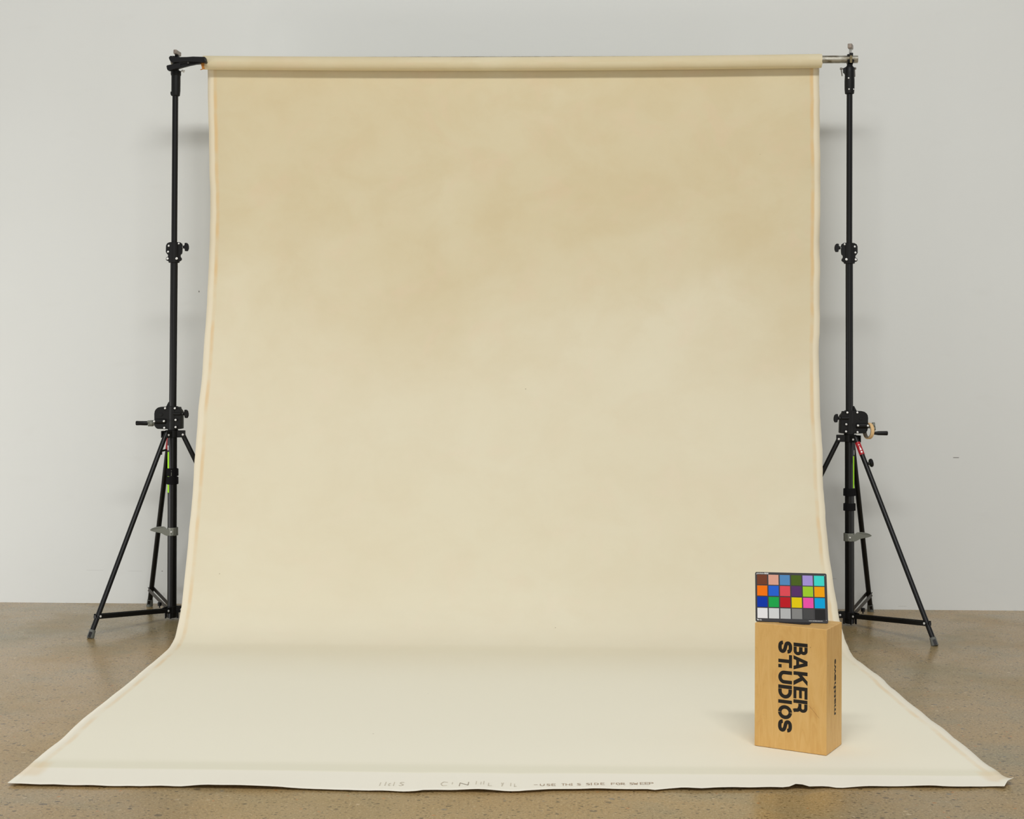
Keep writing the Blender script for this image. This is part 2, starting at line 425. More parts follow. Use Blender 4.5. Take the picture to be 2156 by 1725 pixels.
for k, ((Y, z), s) in enumerate(zip(prof, S)):
    xl = solve_x(Y, z, LE, -4, 0); xr = solve_x(Y, z, RE, 0, 4)
    fr = noise.noise(Vector((s*9, 0.3, 0)))*0.004 + noise.noise(Vector((s*30, 2.3, 0)))*0.002
    fl = noise.noise(Vector((s*11, 7.3, 0)))*0.002
    row = []; ur = []
    vert = 1.0 if z > 0.3 else max(0.0, (z-0.02)/0.28)
    for i in range(NU+1):
        t = i/NU
        x = xl+fl + (xr+fr-xl-fl)*t
        yy, zz = Y, z
        # very soft undulation of the hanging cloth, gentle ripples of the margins
        hang = min(1, s/0.5)*vert
        yy += hang*(0.012*noise.noise(Vector((x*1.1, s*0.45, 1.0))) + 0.005*noise.noise(Vector((x*2.6, s*0.9, 4.0))))
        edge = math.exp(-min(t, 1-t)*CW/0.05)
        yy += hang*edge*0.006*math.sin(s*17+ (2 if t > .5 else 0)) * (1 if t > .5 else .4)
        if z < 0.05:
            g = noise.noise(Vector((x*2.2, Y*3.0, 3)))
            zz += 0.0015*max(0, g) + edge*(0.004 if t > .5 else 0.0015)*(0.5+0.5*math.sin(s*(19 if t > .5 else 12)))*(1-vert)
        # front hem: follow the wavy cut edge, lift it slightly off the floor
        e = max(0.0, (s-(CLEN-0.34))/0.34)
        if e > 0:
            px, _ = proj((x, prof[-1][0], 0.003))
            target = ground(px, interp(BE, px), 0.003).y + 0.0015*noise.noise(Vector((x*25, 1, 1)))
            yy += (target-prof[-1][0])*e*e
            lift = 0.003 + 0.010*max(0, noise.noise(Vector((x*2.1, 5, 2)))+0.25) + 0.004*noise.noise(Vector((x*9, 5, 2)))
            if 1650 < px < 1705: lift += 0.010*math.sin((px-1650)/55*math.pi)**2
            if px > 2090: lift += 0.014*((px-2090)/43)**2
            zz += max(0.0, lift)*max(0, (e-0.45)/0.55)**2
            zz += 0.003*math.exp(-((s-(CLEN-0.21))/0.03)**2)
        row.append(bm.verts.new((x, yy, zz))); ur.append((t*CW, s*CL/CLEN))
    rows.append(row); uvs.append(ur)
for k in range(len(rows)-1):
    for i in range(NU):
        f = bm.faces.new((rows[k][i], rows[k+1][i], rows[k+1][i+1], rows[k][i+1]))
        for lp, (a, b) in zip(f.loops, ((k, i), (k+1, i), (k+1, i+1), (k, i+1))):
            lp[uvl].uv = uvs[a][b]
canvas = thing('canvas_backdrop', 'wide cream painted canvas backdrop hanging from the crossbar and sweeping over the concrete floor', 'backdrop',
               (0, YR, 0))
sheet = obj('canvas_sheet', bm, M['canvas'], canvas, smooth=True)
md = sheet.modifiers.new('thickness', 'SOLIDIFY'); md.thickness = 0.0016; md.offset = 0

# the rolled-up end on the crossbar
pl, pr = at(429, 132, YR), at(1729, 128.3, YR)
RR = 14.4/343.5
bm = BM(); uvl = bm.loops.layers.uv.new('UVMap')
NX, NA = 90, 40
rings = []; turns = NA
def roll_c(t):
    p = pl.lerp(pr, t); sag = 0.012*(1-(2*t-1)**2)
    return Vector((p.x, YR, p.z-sag))
for i in range(NX+1):
    t = i/NX; c = roll_c(t); ring = []
    for j in range(NA):
        a = 2*math.pi*j/NA
        r = RR*(1+0.012*noise.noise(Vector((t*9, math.cos(a)*0.7, math.sin(a)*0.7))))
        dx = 0.004*noise.noise(Vector((j*.4, 3 if i == 0 else 9, 0))) if i in (0, NX) else 0
        ring.append(bm.verts.new(c + Vector((dx, -math.cos(a)*r, math.sin(a)*r))))
    rings.append(ring)
for i in range(NX):
    for j in range(NA):
        k = (j+1) % NA
        f = bm.faces.new((rings[i][j], rings[i+1][j], rings[i+1][k], rings[i][k]))
        for lp, (a, b) in zip(f.loops, ((i, j), (i+1, j), (i+1, j+1), (i, j+1))):
            lp[uvl].uv = (0.25+a/NX*(CW-0.5), -0.3+b*0.26/NA)
for ring, sgn in ((rings[0], 1), (rings[-1], -1)):     # spiral-wound ends: stepped inner layers around the pipe
    prev = ring
    for rr, dx in ((0.86, 0.0015), (0.84, 0.010), (0.70, 0.006), (0.68, 0.016), (0.585, 0.014), (0.58, 0.05)):
        cc = sum((v.co for v in ring), Vector())/NA
        cc += Vector((0, 0, (0.010)*(1-rr)/0.42))
        cur = [bm.verts.new(cc+(v.co-cc+Vector((0, 0, 0)))*rr + Vector((dx*sgn, 0, 0))) for v in ring]
        for j in range(NA):
            k = (j+1) % NA
            f = bm.faces.new((prev[j], prev[k], cur[k], cur[j]))
            for lp in f.loops: lp[uvl].uv = (0.3, 0.4+j*.01)
        prev = cur
obj('canvas_roll', bm, M['canvas'], canvas, smooth=True)
# frayed brown tail at the left end of the roll
bm = BM()
def zpt(x, y, ox=320, oy=80, s=11.5): return (ox+x/s, oy+y/s)
def outline(bm, pts, Y0, Y1):
    """planar outline given where it stands on the stand plane, given real thickness"""
    Ym = min(Y0, Y1)
    P = [at(x, y, (Y0+Y1)/2) for x, y in pts]
    P = [Vector((p.x, Y0, p.z)) for p in P]
    add_prism(bm, P, (0, Y1-Y0, 0))
outline(bm, [zpt(*p) for p in [(1180, 600), (1270, 600), (1262, 680), (1280, 745), (1235, 760), (1180, 778), (1165, 765), (1215, 745), (1200, 690)]], YR-0.047, YR-0.043)
obj('frayed_tail', bm, M['card'], canvas, label='brown frayed cloth tail at the roll end')

# handwriting on the front hem (strokes in metres, laid on the cloth)
GLY = {'U': [[(0,1),(0,.3),(.3,0),(.6,.3),(.6,1)]], 'S': [[(.6,.9),(.3,1),(.05,.8),(.3,.52),(.6,.3),(.35,0),(0,.1)]],
       'E': [[(.6,1),(0,1),(0,0),(.6,0)],[(0,.5),(.5,.5)]], 'T': [[(0,1),(.7,1)],[(.35,1),(.35,0)]], 'H': [[(0,1),(0,0)],[(.6,1),(.6,0)],[(0,.5),(.6,.5)]],
       'I': [[(0,1),(.4,1)],[(.2,1),(.2,0)],[(0,0),(.4,0)]], 'D': [[(0,0),(0,1),(.4,.9),(.6,.5),(.4,.1),(0,0)]], 'F': [[(.6,1),(0,1),(0,0)],[(0,.5),(.5,.5)]],
       'O': [[(.3,0),(0,.4),(.1,.9),(.4,1),(.6,.6),(.5,.1),(.3,0)]], 'R': [[(0,0),(0,1),(.5,.95),(.5,.6),(0,.5),(.6,0)]], 'W': [[(0,1),(.2,0),(.4,.7),(.6,0),(.8,1)]],
       'P': [[(0,0),(0,1),(.5,.95),(.55,.65),(0,.5)]], '-': [[(0,.6),(.8,.7)]], '1': [[(.2,1),(.2,0)]], 'N': [[(0,0),(0,.9),(.9,.2),(.9,1.1)]], 'L': [[(0,1),(0,0),(.5,0)]],
       'C': [[(.6,.9),(.2,1),(0,.5),(.2,0),(.6,.1)]], 'Y': [[(0,1),(.3,.5)],[(.6,1),(.2,0)]]}
from mathutils.bvhtree import BVHTree
def ribbon_floor(bm, pts, w, z):
    for a, b in zip(pts, pts[1:]):
        a, b = Vector(a), Vector(b)
        d = (b-a); 
        if d.length < 1e-6: continue
        n = Vector((-d.y, d.x, 0)).normalized()*w/2
        vs = [bm.verts.new(p) for p in (a-n, b-n, b+n, a+n)]
        bm.faces.new(vs)
bvh_pts = [[v for v in r] for r in ()]
dg = bpy.context.evaluated_depsgraph_get()
bvh = BVHTree.FromPolygons([v.co for v in sheet.data.vertices], [tuple(p.vertices) for p in sheet.data.polygons])
def on_cloth(x, y):
    h = bvh.ray_cast(Vector((x, y, 1.0)), Vector((0, 0, -1)))
    return (h[0].z if h[0] else 0.004)+0.0022
def write(name, items, m, w=0.0035):
    bm = BM()
    for ch, px, py, hpx, wpx in items:
        p = ground(px, py); q = ground(px+wpx, py)
        hh = ground(px, py-hpx).y-p.y; ww = (q-p).length
        for st in GLY[ch]:
            pts = []
            mx = max(c[0] for g in GLY[ch] for c in g) or 1
            for k in range(len(st)-1):
                for t in (0, .34, .67): 
                    a = st[k]; b = st[k+1]
                    pts.append((a[0]+(b[0]-a[0])*t, a[1]+(b[1]-a[1])*t))
            pts.append(st[-1])
            W3 = []
            for gx, gy in pts:
                X = p.x+gx/mx*ww; Y = p.y+gy*hh
                W3.append((X, Y, on_cloth(X, Y)))
            ribbon_floor(bm, W3, w, 0)
    obj(name, bm, m, canvas)
def line(txt, xs, y0, y1, h, wpx):
    x0, x1 = xs[0], xs[-1]
    return [(c, x, y0+(y1-y0)*(x-x0)/(x1-x0), h, wpx*(0.35 if c == 'I' else 1)) for c, x in zip(txt, xs)]
zx = lambda v: 1090+v/6.533
xs = [zx(v) for v in (220, 310, 395, 470, 600, 665, 735, 815, 940, 1005, 1060, 1145, 1290, 1355, 1425, 1540, 1600, 1690, 1755, 1815)]
write('handwriting', line('-USETHISSIDEFORSWEEP', xs, 1661.0, 1656.5, 4.6, 8.2), M['pencil'], 0.0026)
write('handwriting', [('1', 797, 1659, 7, 2), ('1', 808, 1659, 8, 2), ('C', 817, 1659, 5, 5), ('1', 826, 1659, 8, 2), ('S', 839, 1659, 8, 10)], M['pencil2'], 0.0032)
write('handwriting', [('C', 927, 1660, 9, 14), ('1', 950, 1656, 4, 2), ('1', 1000, 1658, 8, 2), ('1', 1010, 1658, 6, 2), ('1', 1016, 1658, 8, 2), ('L', 1028, 1661, 7, 8), ('Y', 1055, 1661, 8, 4), ('1', 1073, 1660, 7, 2), ('L', 1083, 1661, 6, 5)], M['pencil2'], 0.0032)
write('handwriting', [('N', 967, 1661, 8.5, 18)], M['pencil3'], 0.0036)

# ------------------------------------------------------------------ crossbar
bar = BM()
p0, p1 = at(361, 128.5, YR), at(1805.5, 125.0, YR)
p0.y = p1.y = YR
add_tube(bar, p0, p1, 8.0/345, n=32, hollow=0.003)
o = obj('crossbar', bar, M['steel'], smooth=True)
o['label'] = 'galvanised steel pipe the canvas is rolled on, its bare end showing at upper right'; o['category'] = 'crossbar'
BARZ = lambda x: p0.z+(p1.z-p0.z)*(x-p0.x)/(p1.x-p0.x)

# ------------------------------------------------------------------ wind-up stands
CEN = [(118,369.6),(150,369.5),(200,369.2),(500,367.1),(560,366.5),(850,364.8),(910,363),(1303,361.8),(1345,361.7)]
CENR = [(118,1788.5),(150,1788.5),(200,1788.8),(500,1788.2),(560,1788.0),(850,1788.6),(910,1788.5),(1303,1788.9),(1345,1789)]
OFF = [(118,0),(200,-4),(510,1.6),(553,2),(856,9),(925,9.5),(1108,12),(1350,12)]
def TL(x, y): return (x, y)
def TR(x, y):
    return (interp(CENR, y) + (interp(CEN, y)-x)*1.013, y+interp(OFF, y))

def make_stand(side, label):
    T = TL if side < 0 else TR
    SG = side                       # outward direction in world x
    U = 1/341.0 if side < 0 else 1/345.5
    def P(x, y, dy=0.0):
        px, py = T(x, y); q = at(px, py, YR); return Vector((q.x, YR+dy, q.z))
    def OUT(bm, pts, y0, y1):
        P3 = [P(x, y, y0) for x, y in pts]
        add_prism(bm, P3, (0, y1-y0, 0))
    base = P(361.8, 1303); base.z = 0
    root = thing('wind_up_stand', label, 'stand', base, 'wind up stands holding the backdrop')
    E = lambda name, bm, m, par=root, **k: obj(name, bm, m, par, **k)
    C = lambda y: interp(CEN, y)
    # column
    zb = 0.012
    b0 = P(C(1303), 1303); b0.z = zb
    bm = BM(); add_tube(bm, b0, P(C(906), 906), 9.6*U, 9.6*U, 32); E('lower_column', bm, M['black'], smooth=True)
    bm = BM(); add_tube(bm, P(C(900), 900), P(C(545), 545), 7.6*U, n=32); E('middle_column', bm, M['black'], smooth=True)
    bm = BM(); add_tube(bm, P(C(550), 550), P(C(190), 190), 6.1*U, n=32); E('top_column', bm, M['black'], smooth=True)
    # middle collar
    bm = BM()
    OUT(bm, [(361,510.5),(357,510.5),(352.5,513),(350.3,517.5),(350,531),(352,534.5),(354.5,537),(354.5,541),(351.5,542),(350,545),(350.6,548),(352.5,549.3),(355.5,550),(356,553.5),
             (377,553.5),(377.5,550.5),(380,549.5),(382.4,547),(382,543.5),(379.8,541),(379.8,537),(382.8,534),(383.5,530),(384,518),(383,513),(379,510.3),(373,510)], -0.012, 0.012)
    add_tube(bm, P(C(511), 510.5), P(C(553), 553.5), 10.2*U, n=28)
    col = E('locking_collar', bm, M['cast'], smooth=True, bevel=0.002)
    for x, y, r in ((356.5,518,2.1),(355,530.5,2.0),(377.3,513.3,1.9),(353.8,545,2.4),(374.3,545,2.5)):
        bm = BM(); yy = -0.012 if r < 2.4 and x != 374.3 else (-0.026 if x == 374.3 else -0.012)
        add_lathe(bm, P(x, y, yy+0.002), (0, -1, 0), [(0, r*U), (0.0035, r*U), (0.005, r*U*.6)], 14)
        E('bolt', bm, M['bolt'], col, smooth=True, label='bright bolt head')
    def knob(yc, x0, par, tilt=0):
        bm = BM(); add_tube(bm, P(x0-2, yc), P(x0+4.5, yc), 1.2*U, n=12); st = E('knob_screw', bm, M['bolt'], par, smooth=True, label='bright screw shaft')
        bm = BM()
        pts = [(0,-3),(3.2,-3.6),(3.6,-8.8),(8.2,-9),(11,-6),(12.2,-1),(12,4),(10,8.6),(4.2,8.6),(3.4,3.4),(0,2.8)]
        OUT(bm, [(x0+1.5+a, yc+b+tilt*a) for a, b in pts], -0.0075, 0.0075)
        add_tube(bm, P(x0+1.2, yc), P(x0+6, yc), 3.2*U, n=16)
        E('wing_knob', bm, M['plastic'], par, smooth=True, bevel=0.003)
    knob(520.5, 384, col)
    # winch
    bm = BM()
    OUT(bm, [(351,856.5),(340,856.7),(334.5,858.3),(330.5,861.5),(328,865.5),(327,871),(327,893),(328,897.5),(330.5,901),(334,903),(349,903.5),(372,904),(384,902.8),(384,866.5),(379.5,860.5),(379,857)], -0.026, 0.034)
    OUT(bm, [(349,858),(355.2,846.2),(357.5,846.2),(357.5,858)], -0.006, 0.006)
    add_tube(bm, P(364.6, 855.5), P(364, 906), 10.6*U, n=28)
    add_tube(bm, P(328.5, 887, -0.02), P(352, 887, -0.02), 6*U, n=20)
    add_tube(bm, P(366, 871.5, -0.02), P(383, 871.5, -0.02), 4*U, n=16)
    w = E('winch_housing', bm, M['cast'], smooth=True, bevel=0.003)
    bm = BM(); add_lathe(bm, P(342, 873, -0.0255), (0, -1, 0), [(0, 3.6*U), (0.003, 3.3*U), (0.0035, 2.4*U)], 20)
    E('axle_cap', bm, M['cast'], w, smooth=True)
    for x, y in ((350.5,859.5),(371.5,859.5),(328.3,887),(348.8,886.5),(373,884),(348.8,900.5),(373,899)):
        bm = BM(); near = abs(x-C(y)) < 12 or y == 887
        yb = -0.033 if near else -0.026
        if x in (350.5, 348.8): yb = -0.028
        if y == 887 or y == 886.5: yb = -0.036
        add_tube(bm, P(x, y, -0.02), P(x, y, yb-0.002), 2.9*U, n=14)
        bb = E('bolt_boss', bm, M['cast'], w, smooth=True)
        bm = BM(); add_lathe(bm, P(x, y, yb-0.001), (0, -1, 0), [(0, 2.1*U), (0.004, 2.1*U), (0.0055, 1.3*U)], 14)
        E('bolt', bm, M['bolt'], w, smooth=True, label='bright bolt head')
    knob(871.5, 383.5, w, 0.05)
    # crank
    if side < 0:
        bm = BM(); add_tube(bm, P(328, 891), P(320, 891.5), 5.6*U, n=8); add_tube(bm, P(320, 889), P(311, 889), 3.6*U, n=8); add_tube(bm, P(320, 894), P(312, 894.5), 3.6*U, n=8); add_tube(bm, P(322,891.5), P(317,891.5), 6.6*U, n=20)
        cr = E('crank', bm, M['greycast'], smooth=True, label='grey metal crank joint')
        bm = BM(); add_lathe(bm, P(311.5, 891.5), (SG, 0, 0.01), [(0, 3.9*U), (0.006, 4.7*U), (0.05, 4.5*U), (0.07, 4.8*U), (0.074, 4.2*U)], 24)
        E('crank_handle', bm, M['plastic'], cr, smooth=True)
    else:
        bm = BM(); add_tube(bm, P(328, 889), P(312, 889), 4.0*U, n=12); add_tube(bm, P(316.5, 886), P(311.5, 886), 5.6*U, n=16)
        add_bar(bm, P(314, 886), P(313.5, 903), 0.012, 0.016, (1, 0, 0)); add_tube(bm, P(316, 893), P(309.8, 893), 4.5*U, n=10)
        cr = E('crank', bm, M['greycast'], smooth=True, label='grey metal crank arm')
        bm = BM(); add_lathe(bm, P(314, 903), (SG, 0, 0.0), [(0, 2.9*U), (0.02, 3.6*U), (0.03, 4.3*U), (0.078, 4.6*U), (0.084, 4.6*U), (0.087, 4.0*U)], 24)
        E('crank_handle', bm, M['plastic'], cr, smooth=True)
    # tripod hub
    hz = P(363, 914)
    A = ground(*( (190, 1344.5) if side < 0 else (1968.5, 1360.5)))
    B = ground(*( (315, 1277) if side < 0 else (1833, 1288.0)))
    Cc = Vector((base.x*3-A.x-B.x, base.y*3-A.y-B.y, 0))
    Cc = Vector((base.x, base.y, 0)) + (Cc-Vector((base.x, base.y, 0))).normalized()*0.60
    bm = BM()
    add_tube(bm, P(363, 906), P(363, 921), 12.5*U, n=32)
    tops = []
    for ft in (A, B, Cc):
        d = Vector((ft.x-base.x, ft.y-base.y, 0)).normalized()
        s = Vector((-d.y, d.x, 0))
        tp = Vector((hz.x, YR, hz.z-0.004))+d*0.062
        tops.append((tp, d, s))
        for k in (-1, 1):
            c0 = Vector((hz.x, YR, hz.z))+s*(0.021*k)+d*0.015; c1 = Vector((hz.x, YR, hz.z))+s*(0.021*k)+d*0.078
            add_bar(bm, c0, c1, 0.005, 14.5*U)
    hub = E('tripod_hub', bm, M['cast'], smooth=True, bevel=0.0015)
    for tp, d, s in tops:
        for k in (-1, 1):
            if (s*k).y > 0.2: continue
            bm = BM(); add_lathe(bm, tp+s*(0.0235*k), s*k, [(0, 2.3*U), (0.003, 2.3*U), (0.005, 1.4*U)], 14)
            E('bolt', bm, M['bolt'], hub, smooth=True, label='bright bolt head')
    # base collar
    bcz = 0.062
    bc = Vector((base.x, base.y, bcz))
    bm = BM(); add_tube(bm, bc-Vector((0, 0, .022)), bc+Vector((0, 0, .022)), 11.2*U, n=32)
    lug = []
    for i, ft in enumerate((A, B, Cc)):
        d = Vector((ft.x-base.x, ft.y-base.y, 0)).normalized(); s = Vector((-d.y, d.x, 0))
        for k in (-1, 1):
            add_bar(bm, bc+s*(0.019*k)+d*0.02, bc+s*(0.019*k)+d*0.064, 0.004, 0.036)
            q = bc+s*(0.019*k)+d*0.034
            add_bar(bm, q, q+Vector((0, 0, -0.052)), 0.006, 0.012, d)
    coll = E('base_collar', bm, M['cast'], smooth=True, bevel=0.001)
    for i, (ft, (tp, d, s)) in enumerate(zip((A, B, Cc), tops)):
        L0, L1 = tp, Vector((ft.x, ft.y, 0.012))
        dirv = (L1-L0).normalized()
        bm = BM(); add_tube(bm, L0-dirv*0.012, L1-dirv*0.012, 5.0*U, n=20)
        # rounded-rectangular extrusion: shallow raised ribs run down both flanks
        for k in (-1, 1):
            add_bar(bm, L0+s*(0.0135*k)+dirv*0.02, L1+s*(0.0135*k)-dirv*0.02, 0.003, 0.010, dirv.cross(s))
        leg = E('leg', bm, M['black'], smooth=True)
        bm = BM(); add_tube(bm, L1-dirv*0.038, L1+Vector((0, 0, -0.0115)), 6.2*U, 7.2*U, n=16)
        f = E('rubber_foot', bm, M['rubber'], leg, smooth=True, bevel=0.002, label='grey rubber foot')
        bm = BM(); q0 = L1-dirv*0.030+Vector((0, -0.0205, 0)); add_bar(bm, q0, q0+dirv*0.030, 0.016, 0.004, (0, 1, 0)); E('foot_insert', bm, M['plastic'], f, label='black insert in the foot')
        # brace: two flat bars between leg and base collar
        t = (L0.z-0.118)/(L0.z-L1.z); J = L0.lerp(L1, t)
        bm = BM()
        for k in (-1, 1):
            add_bar(bm, J+s*(0.0185*k)+d*0.012, bc+s*(0.0155*k)+d*0.052, 0.004, 0.026)
        if i == 0: add_bar(bm, J+d*0.006-Vector((0,0,-0.004)), bc+d*0.05+Vector((0,0,0.004)), 0.034, 0.004)
        br = E('brace', bm, M['black'] if i != 1 else M['strap_grey'], smooth=False, bevel=0.001)
        for q, kk in ((J, 0.0208), (bc+d*0.056, 0.0215)):
            for k in (-1, 1):
                if (s*k).y > 0.2: continue
                bm = BM(); add_lathe(bm, q+s*(kk*k), s*k, [(0, 2.4*U), (0.003, 2.3*U), (0.0045, 1.4*U)], 14)
                E('bolt', bm, M['bolt'], br, smooth=True, label='bright bolt head')
        if i == 0:
            bm = BM(); add_tube(bm, J+s*0.0-d*0.0, J+d*0.024, 2.6*U, 3.4*U, n=14)
            E('stop_button', bm, M['plastic'], leg, smooth=True)
            # leg adjusting knob
            K0 = L0.lerp(L1, 0.085 if side < 0 else 0.125)
            bm = BM()
            if side < 0:
                q = P(346, 948, 0.03); add_tube(bm, P(342, 949.5, -0.03), P(350, 947.5, 0.0), 2.2*U, n=12)
                add_bar(bm, P(341.5, 943, -0.03), P(340.8, 957, -0.03), 0.012, 0.018, (1, 0, 0))
            else:
                q0 = L0.lerp(L1, 0.125)
                add_lathe(bm, q0+Vector((0.012, 0, 0)), (1, 0.1, 0.2), [(0, 2.5*U), (0.012, 3.5*U), (0.013, 7.5*U), (0.021, 9.2*U), (0.03, 8.2*U), (0.031, 3*U)], 9)
            E('leg_knob', bm, M['plastic'], leg, smooth=True)
    # stabilising screw sticking up on the base collar
    bm = BM(); q = Vector((base.x+SG*0.093, base.y+0.06, 0.06)); add_lathe(bm, q, (0, 0, 1), [(0, .004), (.012, .004), (.013, .012), (.032, .013), (.036, .009)], 12)
    E('levelling_knob', bm, M['plastic'], coll, smooth=True)
    # cable hook clamp
    yh0, yh1 = 1110.5, 1127.5
    bm = BM(); add_tube(bm, P(C(yh0)+1.0, yh0), P(C(yh0)+1.0, yh1), 11.4*U, n=32, hollow=0.004)
    pts = [(318.5,1114.5),(323,1111.5),(329,1109.3),(338,1108),(347,1108),(350,1109.5),(353,1113),(360,1113.5),(360,1127),(354,1127.5),(349,1125.5),(343,1122),(335,1120.5),(327,1118.8),(320,1116.5)]
    # tapered, dished hook plate
    P3f = [P(x, y, -0.032+ (0.0 if x > 348 else -0.0)) for x, y in pts]
    add_prism(bm, P3f, (0, 0.012, 0))
    add_bar(bm, P(345, 1109, -0.02), P(322, 1113, -0.02), 0.03, 0.003)
    add_bar(bm, P(367.5, 1112, -0.032), P(367.5, 1126, -0.032), 0.012, 0.010, (1, 0, 0))
    hk = E('cable_hook', bm, M['greycast'], smooth=True, bevel=0.0015, label='grey metal cable hook clamped on the column')
    bm = BM(); add_lathe(bm, P(364.3, 1119, -0.036), (0, -1, 0), [(0, 2*U), (.004, 2*U), (.006, 1.2*U)], 12); E('bolt', bm, M['bolt'], hk, smooth=True, label='bright bolt head')
    # stickers and tape on the lower column
    def patch(y0, y1, a0, a1, m, name, r=9.8, lab=None, rr=0.0, xc=None):
        bm = BM(); n = 8; prev = None
        for i in range(n+1):
            a = a0+(a1-a0)*i/n
            cols = []
            for y in (y0, y1):
                c = P(C(y), y); R = r*U+rr
                cols.append(bm.verts.new((c.x+SG*math.sin(a)*R, c.y-math.cos(a)*R, c.z)))
            if prev: bm.faces.new((prev[0], prev[1], cols[1], cols[0]))
            prev = cols
        return E(name, bm, m, smooth=True, label=lab)
    D = math.radians
    if side < 0:
        patch(951.5, 1037, D(28), D(74), M['green'], 'tape_strip', lab='bright yellow green tape strip')
        patch(924, 951.3, D(28), D(90), M['navy'], 'sticker', lab='dark blue sticker')
        patch(938, 948, D(36), D(66), M['white'], 'sticker_print', r=9.95, lab='white oval print')
    else:
        patch(950.5, 1017, D(36), D(90), M['green'], 'tape_strip', lab='bright yellow green tape strip')
        patch(926, 950, D(40), D(90), M['navy'], 'sticker', lab='dark blue sticker')
        patch(938, 948, D(52), D(84), M['white'], 'sticker_print', r=9.95, lab='pale oval print')
    # webbing cable straps
    bands = ((986, 1002.6), (1003.4, 1020)) if side < 0 else ((1017.5, 1033.5), (1048.5, 1064))
    for y0, y1 in bands:
        bm = BM(); add_tube(bm, P(C(y0), y0), P(C(y1), y1), 11.0*U, n=28, hollow=0.003)
        s0 = -1 if side < 0 else 1
        add_bar(bm, P(C(y0)+11*(1 if side < 0 else 1)*1.0, (y0+y1)/2-7.6, -0.004), P(C(y0)+11.2, (y0+y1)/2+7.6, -0.004), 0.022, 0.009, (1, 0, 0))
        add_bar(bm, P(C(y0)-10, (y0+y1)/2-7.6, -0.006), P(C(y0)-10, (y0+y1)/2+7.6, -0.006), 0.022, 0.009, (1, 0, 0))
        E('cable_strap', bm, M['fabric'], smooth=True, bevel=0.002, label='black fabric cable strap')
        if side < 0 and y0 < 990:
            bm = BM(); add_bar(bm, P(364, 990, -11.2*U), P(363.8, 991.4, -11.2*U), 0.004, 0.001, (0, 1, 0)); add_bar(bm, P(363.8, 994, -11.2*U), P(363.6, 1001.5, -11.2*U), 0.003, 0.001, (0, 1, 0)); E('strap_print', bm, M['greycast'], label='tiny grey print on the strap')
    # red sticker on a leg
    if side < 0:
        tp, d, s = tops[1]; L0, L1 = tp, Vector((B.x, B.y, .012))
    else:
        tp, d, s = tops[0]; L0, L1 = tp, Vector((A.x, A.y, .012))
    bm = BM(); dv = (L1-L0).normalized()
    add_tube(bm, L0+dv*0.022, L0+dv*0.105, 5.5*U, n=24, hollow=0.0006)
    if side > 0:
        st = E('red_sticker', bm, M['red'], smooth=True, label='red sticker wrapped round the leg')
        bm = BM()
        fr = Vector((0, -1, 0)); fr = (fr-dv*fr.dot(dv)).normalized(); sd = dv.cross(fr)
        if sd.x < 0: sd = -sd
        o_ = L0+fr*(5.7*U)
        add_prism(bm, [o_+dv*0.078+sd*-0.006, o_+dv*0.078+sd*0.006, o_+dv*0.048], fr*0.0006)
        add_prism(bm, [o_+dv*0.044+sd*-0.006, o_+dv*0.044+sd*0.005, o_+dv*0.040+sd*0.004, o_+dv*0.040-sd*0.005], fr*0.0006)
        add_lathe(bm, o_+dv*0.090, fr, [(0, .006), (.0006, .006)], 14)
        E('sticker_print', bm, M['white'], st, label='white triangle and oval print')
    else:
        E('red_sticker', bm, M['red'], smooth=True, label='red sticker wrapped round the rear leg')
    # top casting with crossbar socket
    bm = BM()
    if side < 0:
        Q = lambda x, y: P(x, y)
        add_lathe(bm, P(370.2, 202.3), P(370.6, 148)-P(370.2, 202.3), [(0, 7.4*U), (0.003, 8.4*U), (0.033, 9.4*U), (0.125, 9.5*U), (0.128, 10.6*U), (0.152, 10.6*U), (0.158, 7*U), (0.17, 5*U)], 28)
        OUT(bm, [(360,199),(360,194),(363,193),(363,202),(361.5,202)], -0.012, 0.012)
        cst = E('top_socket', bm, M['cast'], smooth=True)
        bm = BM(); add_tube(bm, P(380, 150.2), P(385.5, 150), 1.1*U, n=10); add_tube(bm, P(385, 149.5, -0.012), P(385, 149.5, 0.02), 2.1*U, n=12); add_tube(bm, P(386, 149.3), P(389.5, 149), 1.0*U, n=10)
        E('locking_screw', bm, M['bolt'], cst, smooth=True, label='bright T-shaped locking screw')
        bm = BM(); add_tube(bm, P(361, 153.8), P(359, 153.6), 1.7*U, n=12)
        E('locking_screw', bm, M['bolt'], cst, smooth=True, label='bright screw end')
    else:
        def PR(x, y, dy=0.0): q = at(x, y, YR); return Vector((q.x, YR+dy, q.z))
        add_lathe(bm, PR(1788.6, 198), (0, 0, 1), [(0, 8.4*U), (0.003, 9.4*U), (0.03, 10.3*U), (0.08, 10.4*U), (0.13, 9.6*U), (0.158, 9.4*U), (0.167, 7*U), (0.178, 5.2*U)], 28)
        add_prism(bm, [PR(x, y, -0.012) for x, y in [(1775.3,144),(1780,141.8),(1783,139),(1793.5,139),(1797,142),(1799.3,144.5),(1796.5,149),(1796,158),(1780,158),(1777.5,154),(1775.5,153)]], (0, 0.024, 0))
        cst = E('top_socket', bm, M['cast'], smooth=True, bevel=0.0015)
        for hx, hy, bx, by, ex, ey in ((1770.8,144.7,1771.2,146.5,1773,159.5), (1800.3,144,1799.2,146,1799.8,161)):
            bm = BM(); add_tube(bm, PR(1776 if hx < 1780 else 1797, hy), PR(hx, hy), 1.5*U, n=10)
            add_tube(bm, PR(hx-2.0, hy), PR(hx+2.0, hy), 2.4*U, n=12)
            add_tube(bm, PR(bx, by), PR(ex, ey), 1.25*U, n=10); add_lathe(bm, PR(ex, ey)-Vector((0, 0, .003)), (0, 0, 1), [(0, .001), (.002, .0032), (.005, .0032), (.007, .002)], 10)
